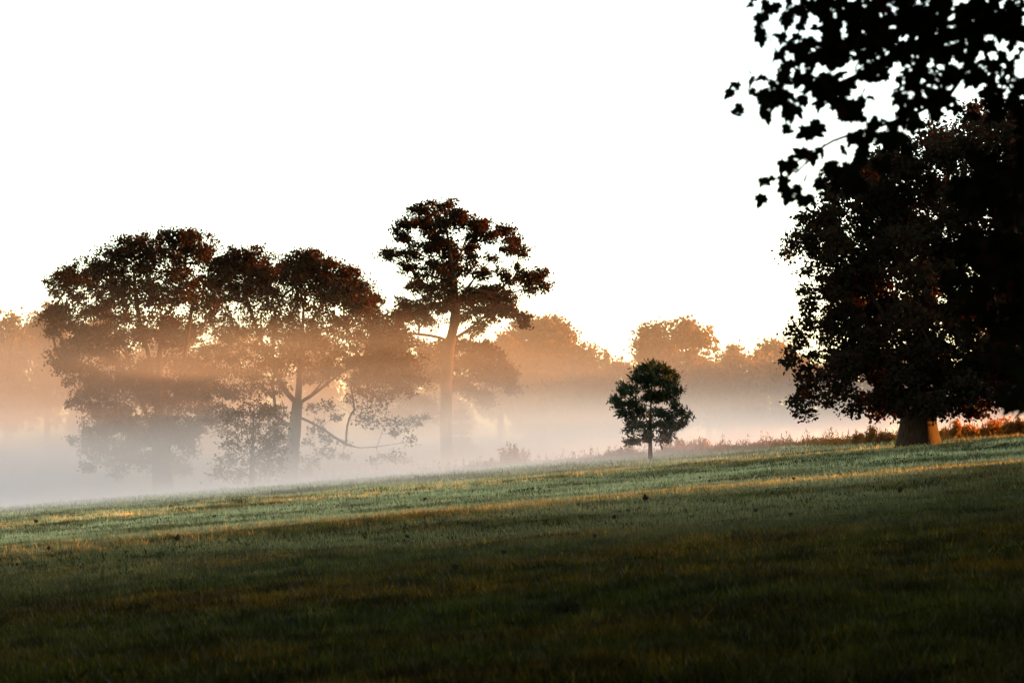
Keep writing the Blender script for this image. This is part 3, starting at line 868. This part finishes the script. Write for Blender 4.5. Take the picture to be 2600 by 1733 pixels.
def make_foreground_tree():
    rng = np.random.default_rng(17)
    bx, by = 7.6, 12.0
    base = np.array([bx, by, float(gz(bx, by))])
    th = empty('overhanging_tree', base)
    tag(th, 'near tree whose black lobed leaves hang into the top right corner', 'tree')
    # trunk and boughs (the trunk stands just outside the picture)
    trunk = [base + np.array(p) for p in ((0, 0, -0.3), (0.05, 0, 1.5), (-0.05, 0.1, 3.2), (-0.2, 0.1, 5.2), (-0.2, 0.0, 8.0), (0.1, 0, 11.0), (0.0, 0, 16.5))]
    v, f = tube(trunk, [0.55, 0.40, 0.36, 0.32, 0.24, 0.14, 0.05], 12)
    mesh_obj('trunk', v, f, M['bark'], th, smooth=True, origin=base)
    tw = []
    lv, lu, la, ls = [], [], [], []
    hubs = [P(2720, 120, 14.0), P(2500, 60, 14.0), P(2300, 130, 14.2), P(2150, 210, 14.2), P(2660, 500, 13.6), P(2420, 240, 14.4), P(2100, 360, 14.0), P(2690, 800, 13.4), P(2300, 300, 14.0)]
    spine = []

    def bough(pts, r):
        q = np.array(pts)
        s = np.linspace(0, 1, len(q) * 4)
        t = np.linspace(0, 1, len(q))
        q = np.stack([np.interp(s, t, q[:, k]) for k in range(3)], -1)
        q[1:-1] = 0.25 * q[:-2] + 0.5 * q[1:-1] + 0.25 * q[2:]
        spine.extend(q[len(q) // 4:])
        mesh_obj('bough', *tube(q, np.linspace(r, 0.006, len(q)), 6), M['bark'], th, smooth=True, origin=base)
    a0 = trunk[3]
    bough([a0, (a0 + hubs[0]) / 2 + np.array([0, 0, .4]), hubs[0], hubs[1], hubs[2], hubs[3], P(2030, 235, 14.3)], 0.085)
    bough([hubs[1], hubs[5], hubs[8], hubs[6], P(2020, 440, 14.0)], 0.016)
    bough([trunk[2], (trunk[2] + hubs[4]) / 2 + np.array([0, 0, .2]), hubs[4], hubs[7], P(2600, 960, 13.3)], 0.05)
    hub = np.array(spine)
    hub = hub[(project(hub)[0] > 1900) & (project(hub)[0] < 2900)]
    kept = []
    for (px, py, rx, ry, dn) in fb:
        n = max(1, int(round(rx * ry * math.pi / 1150 * 8.2 * dn)))
        single = rx * ry < 110
        if single:
            n = max(1, min(n, 3))
        for i in range(n):
            an, rr = rng.uniform(0, 2 * np.pi), math.sqrt(rng.uniform(0, 1)) * (0.5 if single else 1.08)
            q = P(px + math.cos(an) * rr * rx, py + math.sin(an) * rr * ry, 14.0 + rng.normal(0, 0.55))
            kept.append(q)
        c = P(px, py, 14.0)
        d = np.linalg.norm(hub - c, axis=1)
        h = hub[int(np.argmin(d))]
        m = (h + c) / 2 + rng.normal(0, 0.04, 3) + np.array([0, 0, 0.05])
        tw.append(tube([h, m, c], [0.004, 0.003, 0.0015], 3))
        hub = np.concatenate([hub, [m, (m + c) / 2]])
    kept = np.array(kept)
    n = len(kept)
    # leaves hang: tip down and outward, blade roughly facing any way
    S = rng.uniform(0.052, 0.102, n)
    d = np.stack([rng.normal(-0.25, 0.6, n), rng.normal(0, 0.5, n), rng.normal(-0.75, 0.45, n)], -1)
    d /= np.linalg.norm(d, axis=1)[:, None]
    r = rng.normal(size=(n, 3)) * np.array([1, 0.25, 0.5])
    sd = r - (r * d).sum(1)[:, None] * d
    sd /= np.linalg.norm(sd, axis=1)[:, None]
    nr = np.cross(sd, d)
    # the leaves that show largest are parts of their own
    px, py, dep = project(kept)
    vis = (px > -20) & (px < 2620) & (py > -20) & (py < 1600)
    face = np.abs(nr[:, 1]) * S * vis
    order = np.argsort(-face)
    one = set(order[:300].tolist())
    shapes = []
    for k in range(4):
        vv = LV * np.array([0.85 + 0.1 * k, 1.0, 0.5 + 0.5 * k])
        me = bpy.data.meshes.new('leaf')
        me.from_pydata(vv.tolist(), [], LF.tolist())
        me.materials.append(M['leaf_near'])
        shapes.append(me)
    rest = []
    from mathutils import Matrix
    for i in range(n):
        R = np.stack([sd[i], d[i], nr[i]], -1)
        if i in one:
            o = bpy.data.objects.new('leaf', shapes[i % 4])
            mw = Matrix([[*(R[k] * S[i]), kept[i][k] - base[k]] for k in range(3)] + [[0, 0, 0, 1]])
            link(o, th)
            o.matrix_local = mw
        else:
            vv = (LV * np.array([0.85 + 0.1 * (i % 4), 1.0, 0.5 + 0.5 * (i % 4)])) @ R.T * S[i] + kept[i]
            rest.append((vv, LF))
    v, f = join(rest)
    tag(mesh_obj('hanging_leaves', v, f, M['leaf_near'], th, origin=base), kind='stuff')
    v, f = join(tw)
    tag(mesh_obj('twigs', v, f, M['bark'], th, origin=base), kind='stuff')
    # unseen rest of the crown, widened and lowered to shade the foreground
    N = 62000
    p = rng.normal(size=(N, 3))
    p /= np.linalg.norm(p, axis=1)[:, None]
    p *= (rng.uniform(0, 1, N) ** 0.4)[:, None]
    p = p * np.array([15.0, 18.0, 6.0]) + np.array([4.0, 13.0, 12.0])
    w = _wave(p[:, 0], p[:, 1] + p[:, 2] * 2, 1.1, 2.0)
    p = p[(w > -0.9)]
    x_, y_, dp = project(p)
    m = 90 + 2600 / np.maximum(dp, 0.5)
    out = (dp < 0.2) | (x_ > 2600 + m) | (x_ < -m) | (y_ < -m)
    q2 = rng.normal(size=(9000, 3)) * np.array([1.6, 2.6, 1.2]) + np.array([7.0, 16.0, 4.6])
    x2, y2, d2 = project(q2)
    q2 = q2[(x2 > 2760) & (q2[:, 2] > 2.3)]
    p = np.concatenate([p[out & (p[:, 2] > 3.2)], q2])
    ax = rng.normal(size=p.shape) + np.array([0, 0, -0.4])
    v, f = leaves(p, ax, rng.uniform(0.28, 0.48, len(p)), rng.uniform(0.22, 0.40, len(p)), rng)
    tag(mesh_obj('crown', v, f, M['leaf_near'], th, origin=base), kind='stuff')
    for k in range(9):
        an = k / 9 * 2 * math.pi + 0.4
        e = base + np.array([math.cos(an) * 6.5, math.sin(an) * 7.0, 10.5 + 1.2 * math.sin(k * 2.1)])
        s = trunk[4] if k % 2 else trunk[3]
        x_, y_, dp = project(np.array([e, (e + s) / 2]))
        if ((dp > 0) & (x_ < 2650) & (x_ > -50) & (y_ > -50)).any():
            continue
        bough([s, (s + e) / 2 + np.array([0, 0, .6]), e], 0.12)


make_foreground_tree()

# ------------------------------------------------------------------ unseen trees added around the meadow to shade it
def shade_trees(name, label, spots, seed, n=1500, foot=1.3, leaf=(0.65, 1.15), trunk=0.42):
    rng = np.random.default_rng(seed)
    pos, tw = [], []
    for (x, y, r, h) in spots:
        g = float(gz(x, y))
        d = rng.normal(size=(n, 3))
        d /= np.linalg.norm(d, axis=1)[:, None]
        d *= (rng.uniform(0, 1, n) ** 0.35)[:, None]
        pos.append(d * np.array([r, r, (h - foot) / 2]) + np.array([x, y, g + foot + (h - foot) / 2]))
        tw.append(tube([(x, y, g - 0.3), (x + .1, y, g + h * 0.4), (x, y + .1, g + h * 0.85)], [trunk, trunk * 0.7, trunk * 0.2], 7))
    pos = np.concatenate(pos)
    v, f = leaves(pos, rng.normal(size=pos.shape), rng.uniform(*leaf, len(pos)), rng.uniform(*leaf, len(pos)) * 0.78, rng)
    o = mesh_obj(name, *join([(v, f)] + [(a, np.concatenate([b[:, :3], b[:, [0, 2, 3]]])) for a, b in tw]), M['leaf_green'])
    tag(o, label, 'added wood', kind='stuff')


shade_trees('shade_trees', 'unseen wood added behind the camera to darken the foreground', [(x, -16 - 8 * (i % 2), 7, 15 + i % 3) for i, x in enumerate(range(-42, 46, 8))] + [(-16, -4, 6, 14)], 501)  # added to cut the sky light from behind
shade_trees('shade_trees', 'unseen trees added beside the camera to shade the near meadow', [(-13, 8, 5.5, 15), (-15, 20, 6, 17), (-18, 31, 6, 17), (19, 27, 5.5, 15), (23, 38, 6, 14), (14, 2, 6, 15)], 503)  # added on both sides to dim the foreground
_r = np.random.default_rng(55)
shade_trees('shade_hedge', 'unseen leafy screen added at right, its gap shaping the sunlit strip',
         [(max(19.0, 0.2118 * y + 8.5) + _r.uniform(-.4, .4), y, 1.9, 4.2 + _r.uniform(-.5, .8)) for y in np.concatenate([np.arange(16, 56.0, 1.7), np.arange(64.3, 91.5, 1.7), np.arange(105.0, 126, 1.7)])], 505, n=600, foot=-2.0, leaf=(0.4, 0.7), trunk=0.1)  # added sun blocker; its gap lets the golden strip through
shade_trees('shade_hedge', 'unseen low shoots added in the screen gap to soften the sunlit strip', [(21.0, y, 0.9, _r.uniform(0.9, 2.0)) for y in (57.2, 62.9)], 506, n=160, foot=-0.6, leaf=(0.2, 0.4), trunk=0.04)  # added to roughen the edges of the sunlit strip
shade_trees('shade_trees', 'unseen trees added at right to keep sun off the low mist', [(0.2118 * y + 15 + _r.uniform(0, 6), y, 5.0, _r.uniform(4.5, 9.0) if y < 185 else _r.uniform(11, 16)) for y in range(138, 262, 11)], 504)  # added to shadow the low mist and far haze
shade_trees('shade_trees', 'unseen trees added at right to shade the big dark tree', [(37, 95, 5, 14), (52, 100, 5.5, 15)], 502, foot=4.5)  # added to put the big dark tree in shadow

# ------------------------------------------------------------------ fallen leaves
FALLEN = [
    (1638, 1283, 24, 'dark curled fallen leaf standing upright on the golden grass strip right of centre'),
    (450, 1384, 22, 'dark curled fallen leaf standing upright on the golden grass strip at left'),
    (91, 1335, 17, 'dark fallen leaf lying nearest the left picture edge'),
    (544, 1321, 16, 'flat dark fallen leaf on green grass below the slender young tree'),
    (124, 1405, 16, 'fallen leaf left of the upright leaf on the golden strip'),
    (1033, 1377, 20, 'round dark fallen leaf below the golden strip under the tall tree'),
    (1079, 1276, 16, 'flat dark fallen leaf on the green grass just above the golden strip'),
    (1155, 1459, 26, 'large blurred dark fallen leaf in the shaded foreground left of centre'),
    (1279, 1420, 22, 'dark fallen leaf in shaded grass at the centre of the foreground'),
    (1560, 1328, 18, 'round dark fallen leaf below the upright leaf right of centre'),
    (1510, 1379, 24, 'blurred dark fallen leaf in shade lower left of the round leaf right of centre'),
    (1918, 1310, 20, 'dark fallen leaf, left one of a close pair right of centre'),
    (2008, 1320, 18, 'dark fallen leaf, right one of a close pair right of centre'),
    (2284, 1262, 20, 'upright dark fallen leaf furthest right on the pale grass'),
    (2015, 1227, 14, 'flat brown fallen leaf on the pale upper grass below the big dark tree'),
    (1778, 1222, 12, 'tiny brown fallen leaf on pale grass lower right of the lone small tree'),
]


def ground_hit(px, py):
    D = 12.0
    while D < 140:
        q = P(px, py, D)
        if q[2] <= gz(q[0], q[1]):
            return q
        D += 0.1
    return P(px, py, 100)


for i, (px, py, s, lab) in enumerate(FALLEN):
    rng = np.random.default_rng(300 + i)
    q = ground_hit(px, py)
    L = s * q[1] / FPX * 0.72
    up = 'upright' in lab
    vv = LV.copy()
    vv[:, 2] = 1.1 * vv[:, 0] ** 2 + 0.35 * np.sin(vv[:, 1] * 2.5) * 0.5
    tilt = 1.2 if up else rng.uniform(0.45, 0.8)
    an = rng.uniform(-0.7, 0.7)
    c, s_ = math.cos(tilt), math.sin(tilt)
    R1 = np.array([[1, 0, 0], [0, c, -s_], [0, s_, c]])
    R2 = np.array([[math.cos(an), -math.sin(an), 0], [math.sin(an), math.cos(an), 0], [0, 0, 1]])
    vv = (vv @ R1.T @ R2.T) * L
    vv[:, 2] -= vv[:, 2].min()
    o = mesh_obj('fallen_leaf', vv, LF, M['dead_leaf'])
    o.location = (q[0], q[1], float(gz(q[0], q[1])) + 0.04)
    tag(o, lab, 'leaf', 'fallen leaves on the meadow')


# ------------------------------------------------------------------ the mist
def mist():
    m, nt, N, L = new_mat('morning mist')
    tc = N.new('ShaderNodeTexCoord')
    sp = N.new('ShaderNodeSeparateXYZ')
    L.new(tc.outputs['Object'], sp.inputs[0])
    X, Y, Zc = sp.outputs

    def math_(op, a, b=None, c=None):
        n = N.new('ShaderNodeMath')
        n.operation = op
        for i, v in enumerate((a, b, c)):
            if v is None:
                continue
            if isinstance(v, (int, float)):
                n.inputs[i].default_value = v
            else:
                L.new(v, n.inputs[i])
        return n.outputs[0]

    def smooth(v, a, b, lo=0.0, hi=1.0):
        n = N.new('ShaderNodeMapRange')
        n.interpolation_type = 'SMOOTHSTEP'
        L.new(v, n.inputs['Value'])
        n.inputs['From Min'].default_value = a
        n.inputs['From Max'].default_value = b
        n.inputs['To Min'].default_value = lo
        n.inputs['To Max'].default_value = hi
        return n.outputs[0]

    def noise(scale, det, stretch, off=(0, 0, 0)):
        mp = N.new('ShaderNodeMapping')
        mp.inputs['Scale'].default_value = stretch
        mp.inputs['Location'].default_value = off
        L.new(tc.outputs['Object'], mp.inputs[0])
        n = N.new('ShaderNodeTexNoise')
        n.inputs['Scale'].default_value = scale
        n.inputs['Detail'].default_value = det
        L.new(mp.outputs[0], n.inputs[0])
        return n.outputs[0]

    n1 = noise(1.0, 2.0, (0.018, 0.018, 0.16))
    n2 = noise(1.0, 3.0, (0.045, 0.045, 0.32), (7, 3, 1))
    # dense sheet close to the ground: lies level in the low ground behind the crest
    low = math_('EXPONENT', math_('MULTIPLY', math_('POWER', math_('MAXIMUM', math_('ADD', Zc, math_('MULTIPLY_ADD', n1, 5.0, -1.5)), 0.0), 2.0), -1 / 13.0))
    low = math_('MULTIPLY', low, 0.066)
    low = math_('MULTIPLY', low, smooth(Y, 98, 150))
    low = math_('MULTIPLY', low, smooth(n2, 0.25, 0.7, 0.5, 1.4))
    # drifting veil reaching up into the trees, thicker to the left
    wob = math_('MULTIPLY', math_('SUBTRACT', n1, 0.5), 9.0)
    veil = smooth(math_('ADD', Zc, wob), 12.0, 4.5)
    veil = math_('MULTIPLY', veil, smooth(n2, 0.38, 0.62, 0.3, 1.5))
    veil = math_('MULTIPLY', veil, smooth(Y, 102, 128))
    lr = smooth(math_('ADD', X, math_('MULTIPLY', Y, 0.05)), -12, 28, 1.0, 0.14)
    veil = math_('MULTIPLY', math_('MULTIPLY', veil, lr), 0.017)
    veil = math_('MULTIPLY', veil, smooth(Y, 170, 205, 1.0, 0.22))
    # thin sheet hugging the grass of the crest
    hgt = math_('SUBTRACT', Zc, math_('MULTIPLY', smooth(X, -60, 60, -1, 1), 3.1))
    hgt = math_('MAXIMUM', math_('SUBTRACT', hgt, 0.9), 0.0)
    hug = math_('MULTIPLY', math_('EXPONENT', math_('MULTIPLY', hgt, -1 / 0.45)), 0.085)
    hug = math_('MULTIPLY', hug, smooth(Y, 84, 118))
    hug = math_('MULTIPLY', hug, smooth(Y, 190, 150))
    hug = math_('MULTIPLY', hug, smooth(X, 6, 13, 1.0, 0.05))
    hug = math_('MULTIPLY', hug, smooth(n1, 0.3, 0.65, 0.6, 1.3))
    # thinner air over the hollow, up to the tops of the far trees
    far = math_('MULTIPLY', math_('MULTIPLY', smooth(Y, 185, 235), smooth(Zc, 27, 15)), 0.0055)
    veil = math_('ADD', veil, far)
    dens = math_('ADD', math_('ADD', low, veil), hug)
    for v, a, b in ((X, -170, -130), (X, 170, 130), (Y, 275, 235), (Zc, 29, 25)):
        dens = math_('MULTIPLY', dens, smooth(v, a, b))
    vol = N.new('ShaderNodeVolumePrincipled')
    # water mist is white; dimmer light is painted into the haze colour above
    share = math_('DIVIDE', math_('ADD', low, hug), math_('ADD', math_('ADD', math_('ADD', low, veil), hug), 1e-5))
    mixc = N.new('ShaderNodeMix'); mixc.data_type = 'RGBA'
    L.new(share, mixc.inputs[0])
    mixc.inputs[6].default_value = (0.42, 0.385, 0.33, 1)
    mixc.inputs[7].default_value = (0.99, 0.98, 0.98, 1)
    L.new(mixc.outputs[2], vol.inputs['Color'])
    vol.inputs['Anisotropy'].default_value = 0.3
    L.new(dens, vol.inputs['Density'])
    o = N.new('ShaderNodeOutputMaterial')
    L.new(vol.outputs[0], o.inputs['Volume'])
    x0, x1, y0, y1, z0, z1 = -172, 172, 66, 277, -9, 30
    v = np.array([(x, y, z) for z in (z0, z1) for y in (y0, y1) for x in (x0, x1)])
    f = [(0, 2, 3, 1), (4, 5, 7, 6), (0, 1, 5, 4), (2, 6, 7, 3), (0, 4, 6, 2), (1, 3, 7, 5)]
    ob = mesh_obj('haze', v, f, m)
    tag(ob, 'bank of low morning mist lying in the hollow behind the meadow', 'mist', kind='stuff')


mist()
